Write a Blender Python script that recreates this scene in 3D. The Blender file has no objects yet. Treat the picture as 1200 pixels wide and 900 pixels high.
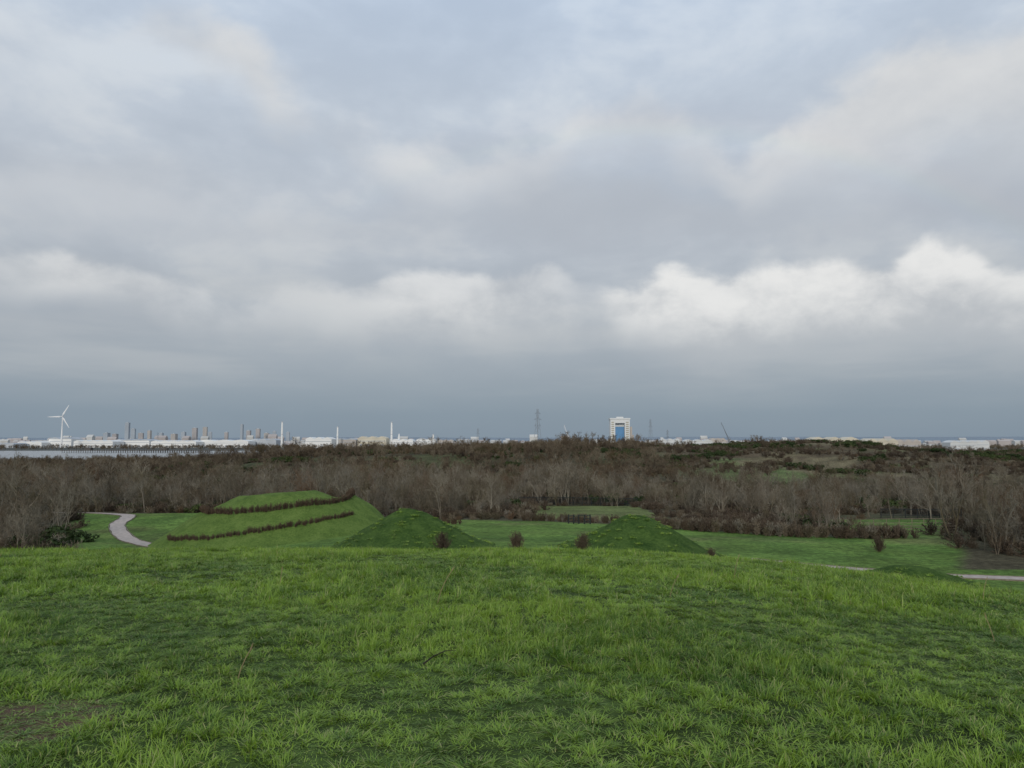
import bpy, math, random, time
import numpy as np
from mathutils import Vector, Matrix
R=math.radians
rng=np.random.default_rng(7)
random.seed(7)
scene=bpy.context.scene
scene.view_settings.view_transform='Standard'
scene.view_settings.look='None'
scene.view_settings.exposure=0
EYE=30.0

# ---------------------------------------------------------------- numpy noise
_tab=rng.random((8,256,256))
def vnoise(x,y,s,seed=0):
    x=np.asarray(x,float)/s; y=np.asarray(y,float)/s
    xi=np.floor(x).astype(int); yi=np.floor(y).astype(int)
    fx=x-xi; fy=y-yi; fx=fx*fx*(3-2*fx); fy=fy*fy*(3-2*fy)
    t=_tab[seed%8]
    a=t[xi&255,yi&255]; b=t[(xi+1)&255,yi&255]; c=t[xi&255,(yi+1)&255]; d=t[(xi+1)&255,(yi+1)&255]
    return (a*(1-fx)+b*fx)*(1-fy)+(c*(1-fx)+d*fx)*fy
def fbm(x,y,s,seed=0,o=4):
    v=0;a=.5;tot=0
    for i in range(o):
        v=v+a*vnoise(x+i*17.3,y-i*9.1,s/2**i,seed+i); tot+=a; a*=.5
    return v/tot
def ss(a,b,x):
    t=np.clip((np.asarray(x,float)-a)/(b-a),0,1); return t*t*(3-2*t)

# ---------------------------------------------------------------- terrain height
PY=[-200,-60,0,10,20,25,35,45,60,80,100,130,150,200,260,330,420,520,620,720,860,950,1100,20000]
def near(y): return 1.68+.016*y+.00256*y*y
PD=[3.0,1.9]+[near(v) for v in (0,10,20,25,35)]+[7.1,9.5,11.7,13.0,14.3,15.3,18.0,20.5,21.5,22,23,24,25,26,28,28,28]
def D_base(y):
    d=np.interp(y,PY,PD)
    yy=np.clip(y,0,38)
    return np.where((y>0)&(y<38),near(yy),d)
def smooth_D(y):
    w=np.clip(np.abs(y)*.06,.5,30)
    return (D_base(y)+D_base(y-w)+D_base(y+w)+D_base(y-w*.5)+D_base(y+w*.5))/5
def H(x,y):
    x=np.asarray(x,float); y=np.asarray(y,float)
    d=smooth_D(y)
    q=.006*np.maximum(x,0)**2
    d=d+5.4*np.tanh(q/5.4)*(1-.82*ss(30,110,y))*(1-ss(120,200,y))
    d=d+2.7*ss(10,50,-x)*ss(50,100,y)*(1-ss(125,168,y))
    r=np.interp(x,[-330,-210,-110,10,120,220,330,450,700],[0,8,13,19,16,17,12,12,10])
    g=ss(300,560,y)*(1-ss(650,980,y))
    d=d-r*g
    hx=(x-185)/110; hy=(y-470)/140
    d=d-7*np.exp(-(hx**2+hy**2))
    hx=(x-290)/120; hy=(y-330)/70
    d=d-5*np.exp(-(hx**2+hy**2))
    z=EYE-d
    z=z+(fbm(x,y,70,1)-.5)*9*ss(210,330,y)*(1-ss(900,1200,y))
    z=z+(fbm(x,y,28,2)-.5)*1.5*ss(170,240,y)*(1-ss(900,1200,y))
    z=z+(fbm(x,y,3.2,3,3)-.5)*.13*(1-ss(60,120,y))+(fbm(x,y,14,5)-.5)*.35*ss(45,90,np.abs(y))*(1-ss(900,1000,y))
    riv=ss(905,950,y)*(1-ss(2240,2300,y))*(1-ss(350,500,x))
    z=z*(1-riv)+(-4)*riv
    far=ss(7500,10500,y)
    z=z+far*(30+75*fbm(x,y*.4,2600,4,4)+18*fbm(x,y,700,6,3))
    far2=ss(9000,12000,np.abs(x))*(y<7500)
    return z+far2*40

def mesh_from(name,V,F,mats=(),smooth=False):
    me=bpy.data.meshes.new(name)
    me.from_pydata([tuple(v) for v in V],[],[tuple(f) for f in F])
    me.update()
    for m in mats: me.materials.append(m)
    if smooth:
        me.polygons.foreach_set('use_smooth',[True]*len(me.polygons))
    return me
def link(name,me,parent=None,loc=None):
    o=bpy.data.objects.new(name,me)
    scene.collection.objects.link(o)
    if parent: o.parent=parent
    if loc is not None: o.location=loc
    return o
def empty(name,loc,rz=0):
    o=bpy.data.objects.new(name,None); scene.collection.objects.link(o)
    o.location=loc; o.rotation_euler=(0,0,rz); o.empty_display_size=.5
    return o

# ---------------------------------------------------------------- node helper
class S:
    def __init__(s,nt,sock): s.nt=nt; s.s=sock
    def _b(s,o,op,rev=False):
        n=s.nt.nodes.new('ShaderNodeMath'); n.operation=op
        a,b=(o,s) if rev else (s,o)
        for i,v in enumerate((a,b)):
            if isinstance(v,S): s.nt.links.new(v.s,n.inputs[i])
            elif v is not None: n.inputs[i].default_value=float(v)
        return S(s.nt,n.outputs[0])
    def __add__(s,o): return s._b(o,'ADD')
    __radd__=__add__
    def __sub__(s,o): return s._b(o,'SUBTRACT')
    def __rsub__(s,o): return s._b(o,'SUBTRACT',True)
    def __mul__(s,o): return s._b(o,'MULTIPLY')
    __rmul__=__mul__
    def __truediv__(s,o): return s._b(o,'DIVIDE')
    def mx(s,o): return s._b(o,'MAXIMUM')
    def mn(s,o): return s._b(o,'MINIMUM')
    def f(s,op): return s._b(None,op)
    def sm(s,a,b,lo=0,hi=1):
        n=s.nt.nodes.new('ShaderNodeMapRange'); n.interpolation_type='SMOOTHSTEP'
        s.nt.links.new(s.s,n.inputs['Value'])
        n.inputs['From Min'].default_value=a; n.inputs['From Max'].default_value=b
        n.inputs['To Min'].default_value=lo; n.inputs['To Max'].default_value=hi
        return S(s.nt,n.outputs['Result'])
def noise(nt,vec,scale,detail=4,rough=.5,dist=0):
    n=nt.nodes.new('ShaderNodeTexNoise')
    if vec is not None: nt.links.new(vec,n.inputs['Vector'])
    n.inputs['Scale'].default_value=scale; n.inputs['Detail'].default_value=detail
    n.inputs['Roughness'].default_value=rough; n.inputs['Distortion'].default_value=dist
    return n
def mixc(nt,fac,a,b,blend='MIX'):
    n=nt.nodes.new('ShaderNodeMix'); n.data_type='RGBA'; n.blend_type=blend
    def put(sock,v):
        if isinstance(v,S): nt.links.new(v.s,sock)
        elif hasattr(v,'is_linked'): nt.links.new(v,sock)
        elif isinstance(v,(int,float)): sock.default_value=v
        else: sock.default_value=(v[0],v[1],v[2],1)
    put(n.inputs['Factor'],fac); put(n.inputs['A'],a); put(n.inputs['B'],b)
    return n.outputs['Result']
def ramp(nt,fac,stops,interp='LINEAR'):
    n=nt.nodes.new('ShaderNodeValToRGB'); n.color_ramp.interpolation=interp
    e=n.color_ramp.elements
    while len(e)>1: e.remove(e[-1])
    e[0].position=stops[0][0]; e[0].color=(*stops[0][1],1)
    for p,c in stops[1:]:
        k=e.new(p); k.color=(*c,1)
    nt.links.new(fac.s if isinstance(fac,S) else fac,n.inputs[0])
    return n.outputs[0]
def new_mat(name):
    m=bpy.data.materials.new(name); m.use_nodes=True
    nt=m.node_tree; b=nt.nodes['Principled BSDF']
    b.inputs['Specular IOR Level'].default_value=.25
    return m,nt,b
def simple_mat(name,col,rough=.8,var=.15,scale=1.0,metal=0):
    m,nt,b=new_mat(name)
    g=nt.nodes.new('ShaderNodeNewGeometry')
    n=noise(nt,g.outputs['Position'],scale,3)
    f=S(nt,n.outputs['Fac']).sm(.3,.7)
    c=mixc(nt,f,[c*(1-var) for c in col],[min(1,c*(1+var)) for c in col])
    nt.links.new(c,b.inputs['Base Color']); b.inputs['Roughness'].default_value=rough
    b.inputs['Metallic'].default_value=metal
    return m

# ---------------------------------------------------------------- camera
cam=bpy.data.cameras.new('Camera'); cam.lens=26; cam.sensor_width=36; cam.clip_end=40000; cam.clip_start=.05
co=bpy.data.objects.new('camera',cam); scene.collection.objects.link(co)
co.location=(0,0,EYE); co.rotation_euler=(R(94.4),0,0); scene.camera=co

# ---------------------------------------------------------------- sun + sky
SUN_EL=18.5; ANTI_AZ=8.0
sd=bpy.data.lights.new('sun','SUN'); sd.energy=1.5; sd.angle=R(10); sd.color=(1,.94,.85)
so=bpy.data.objects.new('sun',sd); scene.collection.objects.link(so)
dv=Vector((math.sin(R(ANTI_AZ))*math.cos(R(SUN_EL)),math.cos(R(ANTI_AZ))*math.cos(R(SUN_EL)),-math.sin(R(SUN_EL))))
so.rotation_euler=dv.to_track_quat('-Z','Y').to_euler(); so.location=(-5,-40,60)

w=bpy.data.worlds.new('World'); scene.world=w; w.use_nodes=True
nt=w.node_tree; nt.nodes.clear()
tc=nt.nodes.new('ShaderNodeTexCoord')
sep=nt.nodes.new('ShaderNodeSeparateXYZ'); nt.links.new(tc.outputs['Generated'],sep.inputs[0])
X,Y,Z=[S(nt,sep.outputs[i]) for i in range(3)]
az=X._b(Y,'ARCTAN2')*57.2958
el=Z.mn(1).mx(-1).f('ARCSINE')*57.2958
def vec(sx,sy,sz,off=0):
    c=nt.nodes.new('ShaderNodeCombineXYZ')
    nt.links.new((X*sx+off).s,c.inputs[0]); nt.links.new((Y*sy).s,c.inputs[1]); nt.links.new((Z*sz).s,c.inputs[2])
    return c.outputs[0]
v1=vec(1,1,2.4); v2=vec(1,1,1.5,3.1)
nl=noise(nt,v1,3.8,5,.54,.3); nb=noise(nt,v2,9.5,6,.56,.15); nw=noise(nt,v2,7.5,3,.5)
L=S(nt,nl.outputs['Fac']); B=S(nt,nb.outputs['Fac'])
sw=nt.nodes.new('ShaderNodeSeparateColor'); nt.links.new(nw.outputs['Color'],sw.inputs[0])
W1=S(nt,sw.outputs[0])-.5; W2=S(nt,sw.outputs[1])-.5
base=ramp(nt,(el/90).mx(0),[(0,(.205,.265,.33)),(2/90,(.215,.275,.34)),(5/90,(.30,.345,.395)),(8/90,(.385,.42,.46)),(12/90,(.45,.485,.525)),
    (18/90,(.50,.54,.59)),(25/90,(.53,.59,.665)),(32/90,(.52,.605,.72)),(1,(.46,.55,.69))])
hi=el.sm(3,12)
m1=(L+(B-.5)*.4).sm(.32,.70)
c1=mixc(nt,1,base,ramp(nt,m1,[(0,(.88,.895,.92)),(.5,(.985,.99,1)),(1,(1.17,1.135,1.09))]),'MULTIPLY')
c=mixc(nt,hi*.85+.15,base,c1)
vs=vec(1,1,7,7)
nst=noise(nt,vs,2.8,4,.55); ST=S(nt,nst.outputs['Fac'])
c=mixc(nt,ST.sm(.38,.70)*(1-el.sm(8,15))*el.sm(1.5,6)*.45,c,(.47,.49,.51))
def layer(c,stops,edge,wa,we,kb,colr,f0=.35,f1=1.1,gain=1):
    """cloud bank: azimuth -> (top elevation, depth, amount)"""
    pos=((az+W1*wa)+45)*(1/90)
    rp=ramp(nt,pos,[((a+45)/90,(t/40,d/20,am)) for a,t,d,am in stops],'EASE')
    sp=nt.nodes.new('ShaderNodeSeparateColor'); nt.links.new(rp,sp.inputs[0])
    T=S(nt,sp.outputs[0])*40; Dp=S(nt,sp.outputs[1])*20; A=S(nt,sp.outputs[2])
    u=T-el+W2*we+(B-.5)*kb
    msk=u.sm(-edge*.3,edge)*((u+(L-.5)*3)/Dp).sm(f0,f1,1,0)*A*gain
    col=colr(u) if callable(colr) else colr
    return mixc(nt,msk,c,col)
c=layer(c,[(-45,18,6,.4),(-35,18.5,6,.5),(-27,19.5,6,.55),(-20,18,5,.4),(-12,15.5,4,.0),(6,16,3,.0),(14,17.5,3,.1),(24,18,4,.2),(33,19,4,.15),(45,19,4,.2)],3.4,8,5,4,(.60,.615,.635))
# grey bellies
c=layer(c,[(-45,15,3,.2),(-20,16.5,3,.35),(-5,19.5,5,.5),(3,20.5,6.5,.75),(10,19.5,6,.7),(18,17.6,4,.65),(30,17.4,4,.6),(45,17,4,.4)],2.6,6,4,3,(.42,.45,.495),.45,1.25)
c=layer(c,[(-45,26,5,.3),(-30,27,3,.1),(-26,29.3,4,.55),(-21,28.4,4.5,.85),(-17.5,26,4,.65),(-14,24.5,3,.15),(-8,22,4.5,.55),(-3,22.6,4.5,.65),(2,22.8,4.5,.5),(6,25.5,5,.5),(11,26,5,.55),(15,23.5,4,.45),
    (18.5,20.5,4.5,.6),(22,23.5,6.5,.85),(26,25.3,8,.95),(30,26.6,9,.95),(34.7,26.5,10,.9),(45,26,10,.7)],2.2,6,4.5,5,lambda u: mixc(nt,((B-.5)*1.6+.75-u*.06).sm(0,1),(.53,.55,.575),(.69,.695,.695)),.4,1.2)
# low cumulus banks
c=layer(c,[(-45,12,3,.2),(-35,11.8,3,.35),(-31.5,12.4,3,.65),(-28,12.0,3,.5),(-24.5,11.2,3.5,.35),(-19,11,3,.25),(-13,11.6,4.5,.4),(-8,13.0,5.5,.68),(-2.6,12.7,5.5,.66),(2.6,13.8,6,.5),(6.3,12.4,4.5,.22),
    (9,12.0,5,.85),(12.8,13.1,7.2,1),(16.5,12.2,6.8,.95),(20,13.1,7.2,1),(23.7,13.3,7.0,1),(26.9,12.7,7.0,.96),(29.5,13.7,7.8,1),(31.9,12.8,7.3,.97),(34.7,11.4,6.6,.9),(45,11,5,.5)],
    .9,5,2.2,3.2,lambda u: mixc(nt,((B-.5)*2.6+(L-.5)*1.0+.88-u*.12).sm(0,1),(.46,.48,.505),(.78,.775,.76)),.5,1.2)
# faint rainbow, 42 degrees round the antisolar point
ax=(math.sin(R(ANTI_AZ))*math.cos(R(SUN_EL)),math.cos(R(ANTI_AZ))*math.cos(R(SUN_EL)),-math.sin(R(SUN_EL)))
th=(X*ax[0]+Y*ax[1]+Z*ax[2]).mn(1).mx(-1).f('ARCCOSINE')*57.2958
rb=ramp(nt,(th-38)*(1/8),[(0,(0,0,0)),(.28,(0,0,.004)),(.37,(.003,.010,.015)),(.45,(.011,.016,.005)),(.53,(.017,.008,0)),(.64,(.004,0,0)),(.75,(0,0,0))])
c=mixc(nt,el.sm(8,18)*az.sm(-25,12),c,mixc(nt,1,c,rb,'ADD'))
sky=nt.nodes.new('ShaderNodeTexSky'); sky.sky_type='NISHITA'; sky.sun_disc=False
sky.sun_elevation=R(SUN_EL); sky.sun_rotation=R(180+ANTI_AZ)
bg1=nt.nodes.new('ShaderNodeBackground'); bg1.inputs[1].default_value=.1; nt.links.new(sky.outputs[0],bg1.inputs[0])
bg2=nt.nodes.new('ShaderNodeBackground'); bg2.inputs[1].default_value=1.05; nt.links.new(c,bg2.inputs[0])
ms=nt.nodes.new('ShaderNodeMixShader'); ms.inputs[0].default_value=.95
nt.links.new(bg1.outputs[0],ms.inputs[1]); nt.links.new(bg2.outputs[0],ms.inputs[2])
out=nt.nodes.new('ShaderNodeOutputWorld'); nt.links.new(ms.outputs[0],out.inputs[0])

# ---------------------------------------------------------------- land-use masks
PATHL=np.array([(-112,171),(-99,168.5),(-90.5,167),(-84,163),(-80.5,156),(-78,148),(-72.3,138),(-64.5,127),(-56.5,118),(-50,112),(-40,107)],float)
PATHR=np.array([(27,85),(32,82.5),(42,78.5),(55,75),(75,71),(110,66)],float)
def smooth_poly(P,n=8):
    P=np.vstack([2*P[0]-P[1],P,2*P[-1]-P[-2]]); out=[]
    for i in range(1,len(P)-2):
        for t in np.linspace(0,1,n,endpoint=False):
            a,b,c_,d=P[i-1],P[i],P[i+1],P[i+2]
            out.append(.5*((2*b)+(-a+c_)*t+(2*a-5*b+4*c_-d)*t*t+(-a+3*b-3*c_+d)*t**3))
    out.append(P[-2]); return np.array(out)
SL=smooth_poly(PATHL); SR=smooth_poly(PATHR)
def dist_poly(x,y,P):
    d=np.full(np.shape(x),1e9)
    for p in P: d=np.minimum(d,np.hypot(x-p[0],y-p[1]))
    return d
def green_d(x,y):
    wob=(fbm(x,y,12,6)-.5)*7
    yb=np.interp(x,[-130,-100,-55,-42,-15,20,35,50,56,60,86,92,130],[171,171,167,152,140,134,122,113,114,152,152,120,90])
    a=yb-y+wob
    b=x+70+(y-118)*.57+wob*.5
    c_=(58+(y-97)*.55)-x+wob*.6
    b=np.where(y<85,50,b); c_=np.where(y<82,50,c_)
    return np.minimum(np.minimum(a,b),c_)
def strip(x,y):
    return (x>3+(y-150)*.02)&(x<32+(y-150)*.05)&(y>146)&(y<214)
def heath(x,y):
    return ss(50,120,x-(y-300)*.1)*ss(250,300,y)*(1-ss(640,760,y))

# ---------------------------------------------------------------- terrain mesh (one sheet to the horizon)
nx,ny=760,760
tx=np.linspace(-1,1,nx); xs=14*np.sinh(tx*math.asinh(14000/14))
t0=math.asinh(-70/14); t1=math.asinh(15000/14)
ys=14*np.sinh(np.linspace(t0,t1,ny))
GX,GY=np.meshgrid(xs,ys)
GZ=H(GX,GY)
def quad_mesh(name,V,F):
    me=bpy.data.meshes.new(name); V=np.asarray(V,np.float32); F=np.asarray(F,np.int32)
    me.vertices.add(len(V)); me.vertices.foreach_set('co',V.ravel())
    me.loops.add(F.size); me.loops.foreach_set('vertex_index',F.ravel())
    me.polygons.add(len(F)); me.polygons.foreach_set('loop_start',np.arange(0,F.size,4,dtype=np.int32)); me.polygons.foreach_set('loop_total',np.full(len(F),4,dtype=np.int32))
    me.polygons.foreach_set('use_smooth',np.ones(len(F),bool))
    me.update(calc_edges=True); return me
V=np.stack([GX,GY,GZ],-1).reshape(-1,3)
idx=np.arange(nx*ny).reshape(ny,nx)
Fq=np.stack([idx[:-1,:-1],idx[:-1,1:],idx[1:,1:],idx[1:,:-1]],-1).reshape(-1,4)
me=quad_mesh('ground',V,Fq)
x,y=V[:,0].astype(float),V[:,1].astype(float)
def lerp(a,b,t): return a*(1-t)[:,None]+np.array(b)[None,:]*t[:,None]
g=green_d(x,y)
col=np.tile(np.array([.085,.075,.045]),(len(x),1))
n40=fbm(x,y,45,2)
col=lerp(col,(.085,.09,.042),ss(.5,.62,n40))
hm=heath(x,y)
col=lerp(col,(.17,.145,.085),hm*.9)
col=lerp(col,(.12,.155,.06),hm*ss(.52,.64,fbm(x,y,40,5)))
col=lerp(col,(.10,.075,.05),hm*ss(.5,.62,fbm(x,y,22,1))*.8)
col=lerp(col,(.145,.175,.06),strip(x,y).astype(float))
col=lerp(col,(.12,.20,.042),ss(-1,1.5,g)*(y<200))
col=lerp(col,(.16,.175,.065),ss(-1,1.5,g)*(y<200)*ss(.50,.66,fbm(x,y,22,4))*.7)
col=lerp(col,(.08,.15,.032),ss(-1,1.5,g)*(y<200)*ss(.52,.62,fbm(x,y,9,2))*.6)
col=lerp(col,(.045,.072,.017),(1-ss(30,44,y)))
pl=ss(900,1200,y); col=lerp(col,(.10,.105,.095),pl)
col=lerp(col,(.17,.19,.20),ss(2600,5000,y)); col=lerp(col,(.25,.30,.35),ss(5000,8500,y))  # aerial haze painted into the ground colour, paler and bluer further off
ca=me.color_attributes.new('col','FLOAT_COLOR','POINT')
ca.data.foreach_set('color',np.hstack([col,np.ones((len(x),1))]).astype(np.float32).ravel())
m,nt,b=new_mat('ground_grass_and_scrub')
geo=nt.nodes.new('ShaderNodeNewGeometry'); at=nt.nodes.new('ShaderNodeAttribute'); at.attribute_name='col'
P=geo.outputs['Position']
na=noise(nt,P,.12,4,.6); nb_=noise(nt,P,1.3,4,.65); nc=noise(nt,P,9,3,.6)
f1=S(nt,na.outputs['Fac']).sm(.3,.7,.72,1.28); f2=S(nt,nb_.outputs['Fac']).sm(.3,.7,.6,1.35); f3=S(nt,nc.outputs['Fac']).sm(.3,.7,.75,1.2)
k=f1*f2*f3
vm=nt.nodes.new('ShaderNodeVectorMath'); vm.operation='SCALE'; nt.links.new(at.outputs['Color'],vm.inputs[0]); nt.links.new(k.s,vm.inputs['Scale'])
SX,SY=-3.2,5.0
vd=nt.nodes.new('ShaderNodeVectorMath'); vd.operation='DISTANCE'; nt.links.new(P,vd.inputs[0]); vd.inputs[1].default_value=(SX,SY,float(H(SX,SY)))
sm_=(S(nt,vd.outputs['Value'])+(S(nt,nc.outputs['Fac'])-.5)*.7).sm(.35,.65)
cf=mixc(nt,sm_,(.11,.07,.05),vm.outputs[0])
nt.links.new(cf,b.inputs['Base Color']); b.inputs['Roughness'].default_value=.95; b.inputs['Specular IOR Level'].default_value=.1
bp=nt.nodes.new('ShaderNodeBump'); bp.inputs['Strength'].default_value=.8; bp.inputs['Distance'].default_value=.25
nt.links.new((S(nt,nb_.outputs['Fac'])+S(nt,nc.outputs['Fac'])*.3).s,bp.inputs['Height']); nt.links.new(bp.outputs[0],b.inputs['Normal'])
me.materials.append(m); ground_mat=m
link('ground',me)

# ---------------------------------------------------------------- river
m,nt,b=new_mat('river_water'); b.inputs['Base Color'].default_value=(.22,.23,.23,1); b.inputs['Roughness'].default_value=.22; b.inputs['Specular IOR Level'].default_value=.7
geo=nt.nodes.new('ShaderNodeNewGeometry'); n=noise(nt,geo.outputs['Position'],.12,5,.6); bp=nt.nodes.new('ShaderNodeBump'); bp.inputs['Strength'].default_value=.9; bp.inputs['Distance'].default_value=2.0
nt.links.new(n.outputs['Fac'],bp.inputs['Height']); nt.links.new(bp.outputs[0],b.inputs['Normal'])
link('river',mesh_from('river',[(-7000,880,0),(520,880,0),(520,2320,0),(-7000,2320,0)],[(0,1,2,3)],[m]))

# ---------------------------------------------------------------- scatter (instancing) helper
def scatter(name,pts,rot3,sc,srcs,pick=None):
    coll=bpy.data.collections.new(name+'_parts')
    for i,mesh in enumerate(srcs):
        o=bpy.data.objects.new('%s_part_%02d'%(name,i),mesh); coll.objects.link(o)
    n=len(pts)
    me=bpy.data.meshes.new(name); me.vertices.add(n); me.vertices.foreach_set('co',np.asarray(pts,np.float32).ravel())
    a=me.attributes.new('rot','FLOAT_VECTOR','POINT')
    rot=np.asarray(rot3,np.float32)
    if rot.ndim==1: rot=np.stack([rot*0,rot*0,rot],-1)
    a.data.foreach_set('vector',rot.ravel())
    a=me.attributes.new('scl','FLOAT_VECTOR','POINT')
    sc=np.asarray(sc,np.float32)
    if sc.ndim==1: sc=np.stack([sc,sc,sc],-1)
    a.data.foreach_set('vector',sc.ravel())
    a=me.attributes.new('pick','INT','POINT')
    pk=rng.integers(0,len(srcs),n) if pick is None else pick
    a.data.foreach_set('value',np.asarray(pk,np.int32))
    o=link(name,me)
    ng=bpy.data.node_groups.new(name+'_scatter','GeometryNodeTree')
    ng.interface.new_socket('Geometry',in_out='INPUT',socket_type='NodeSocketGeometry'); ng.interface.new_socket('Geometry',in_out='OUTPUT',socket_type='NodeSocketGeometry')
    gi=ng.nodes.new('NodeGroupInput'); go=ng.nodes.new('NodeGroupOutput')
    iop=ng.nodes.new('GeometryNodeInstanceOnPoints'); ci=ng.nodes.new('GeometryNodeCollectionInfo')
    ci.inputs['Collection'].default_value=coll; ci.inputs['Separate Children'].default_value=True; ci.inputs['Reset Children'].default_value=True
    def attr(nm,t):
        q=ng.nodes.new('GeometryNodeInputNamedAttribute'); q.data_type=t; q.inputs['Name'].default_value=nm
        return q.outputs['Attribute']
    ng.links.new(gi.outputs[0],iop.inputs['Points']); ng.links.new(ci.outputs[0],iop.inputs['Instance'])
    iop.inputs['Pick Instance'].default_value=True
    ng.links.new(attr('pick','INT'),iop.inputs['Instance Index'])
    e2r=ng.nodes.new('FunctionNodeEulerToRotation'); ng.links.new(attr('rot','FLOAT_VECTOR'),e2r.inputs[0]); ng.links.new(e2r.outputs[0],iop.inputs['Rotation'])
    ng.links.new(attr('scl','FLOAT_VECTOR'),iop.inputs['Scale']); ng.links.new(iop.outputs[0],go.inputs[0])
    md=o.modifiers.new('scatter','NODES'); md.node_group=ng
    return o

# ---------------------------------------------------------------- grass
def grass_mat(name,dark,light,tip):
    m,nt,b=new_mat(name)
    geo=nt.nodes.new('ShaderNodeNewGeometry')
    n1=noise(nt,geo.outputs['Position'],.4,3,.65); n2=noise(nt,geo.outputs['Position'],2.4,2,.6)
    at=nt.nodes.new('ShaderNodeAttribute'); at.attribute_name='bl'   # per blade: r random, g height
    sp=nt.nodes.new('ShaderNodeSeparateColor'); nt.links.new(at.outputs['Color'],sp.inputs[0])
    f=(S(nt,n1.outputs['Fac'])-.5)*2.2+(S(nt,n2.outputs['Fac'])-.5)*2.2+(S(nt,sp.outputs[0])-.5)*.7+.5
    c=mixc(nt,f.sm(0.0,1.0),dark,light)
    c=mixc(nt,S(nt,sp.outputs[1]).sm(.45,1)*.5,c,tip)
    c=mixc(nt,S(nt,sp.outputs[0]).sm(.90,.96)*.75,c,(.38,.35,.17))
    nt.links.new(c,b.inputs['Base Color']); b.inputs['Roughness'].default_value=.5; b.inputs['Specular IOR Level'].default_value=.35
    tr=nt.nodes.new('ShaderNodeBsdfTranslucent'); nt.links.new(c,tr.inputs[0])
    mx=nt.nodes.new('ShaderNodeMixShader'); mx.inputs[0].default_value=.22
    nt.links.new(b.outputs[0],mx.inputs[1]); nt.links.new(tr.outputs[0],mx.inputs[2]); nt.links.new(mx.outputs[0],nt.nodes['Material Output'].inputs[0])
    return m
GM=grass_mat('grass_blades',(.062,.14,.016),(.245,.385,.045),(.33,.46,.08))
def grass_tile(seed,nb,hmin,hmax,wid,clumpn=26,size=1.0,segs=3):
    r=np.random.default_rng(seed)
    cc=r.uniform(0,size,(clumpn,2)); ch=r.uniform(.35,1.55,clumpn); cd=r.uniform(0,6.28,clumpn)
    bx=r.uniform(0,size,nb); by=r.uniform(0,size,nb)
    dx=bx[:,None]-cc[None,:,0]; dy=by[:,None]-cc[None,:,1]
    dx-=np.round(dx/size)*size; dy-=np.round(dy/size)*size
    dd=dx*dx+dy*dy; k=dd.argmin(1); ox=dx[np.arange(nb),k]; oy=dy[np.arange(nb),k]
    pull=r.uniform(.0,.6,nb); bx=bx-ox*pull; by=by-oy*pull
    a=np.where(r.random(nb)<.5,np.arctan2(oy,ox)+r.normal(0,.8,nb),cd[k]+r.normal(0,.8,nb))
    Ln=r.uniform(hmin,hmax,nb)*ch[k]*np.where(r.random(nb)<.04,1.5,1)
    lean=r.uniform(.15,.95,nb); curl=r.uniform(.4,1.9,nb); w0=wid*r.uniform(.7,1.4,nb); rv=r.random(nb)
    V=np.zeros((nb,2*(segs+1),3)); C=np.ones((nb,2*(segs+1),4)); C[...,2]=0
    p=np.stack([bx-size/2,by-size/2,np.full(nb,-.02)],-1); ang=lean.copy(); sx,sy=-np.sin(a),np.cos(a)
    tw=r.normal(0,.4,nb)
    for s in range(segs+1):
        t=s/segs; ww=w0*(1-t**1.6)+.0003
        o=np.stack([sx*ww,sy*ww,tw*ww],-1)
        V[:,2*s]=p+o; V[:,2*s+1]=p-o; C[:,2*s:2*s+2,0]=rv[:,None]; C[:,2*s:2*s+2,1]=t
        st=Ln/segs
        p=p+np.stack([np.cos(a)*np.sin(ang)*st,np.sin(a)*np.sin(ang)*st,np.cos(ang)*st],-1); ang=ang+curl/segs
    nv=2*(segs+1); base=np.arange(nb)*nv
    F=np.concatenate([np.stack([base+2*s,base+2*s+1,base+2*s+3,base+2*s+2],-1) for s in range(segs)])
    me=quad_mesh('grass_tile',V.reshape(-1,3),F); me.materials.append(GM)
    ca=me.color_attributes.new('bl','FLOAT_COLOR','POINT'); ca.data.foreach_set('color',C.reshape(-1,4).astype(np.float32).ravel())
    return me
soil=lambda x,y: np.hypot(x-SX,y-SY)
def tile_grid(name,size,y0,y1,srcs,keep=None,zs=(.7,1.35)):
    A=[]
    for yv in np.arange(y0+size/2,y1,size):
        n=int((yv*.78+1.5)/size)+1
        A.append(np.stack([np.arange(-n,n+1)*size,np.full(2*n+1,yv)],-1))
    A=np.vstack(A)
    if keep is not None: A=A[keep(A[:,0],A[:,1])]
    x,y=A[:,0],A[:,1]; e=size*.5
    gx=(H(x+e,y)-H(x-e,y))/(2*e); gy=(H(x,y+e)-H(x,y-e))/(2*e)
    n=len(x); q=rng.integers(0,4,n)*(np.pi/2); rot=np.zeros((n,3))
    for i in range(n):
        nv=Vector((-gx[i],-gy[i],1)).normalized(); Mz=Matrix.Rotation(q[i],3,'Z')
        rot[i]=(Vector((0,0,1)).rotation_difference(nv).to_matrix()@Mz).to_euler()
    zsn=zs[0]+(zs[1]-zs[0])*ss(.3,.7,fbm(x,y,2.6,5,3))
    zsn=zsn*(.25+.75*ss(.3,.95,soil(x,y)))
    z=(H(x,y)+H(x+e,y)+H(x-e,y)+H(x,y+e)+H(x,y-e))/5
    return scatter(name,np.stack([x,y,z],-1),rot,np.stack([np.full(n,1.02)]*2+[zsn],-1),srcs)
A0=[grass_tile(100+i,1500,.035,.10,.0028,9,.5) for i in range(10)]
A1=[grass_tile(200+i,2500,.045,.125,.0045,16,1.0) for i in range(8)]
A2=[grass_tile(300+i,3400,.06,.16,.009,16,2.0,2) for i in range(6)]
tile_grid('grass',.5,1.5,10.0,A0,lambda x,y: soil(x,y)>.32,(.5,1.65))
tile_grid('grass',1.0,10.0,22.0,A1,None,(.6,1.5))
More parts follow.
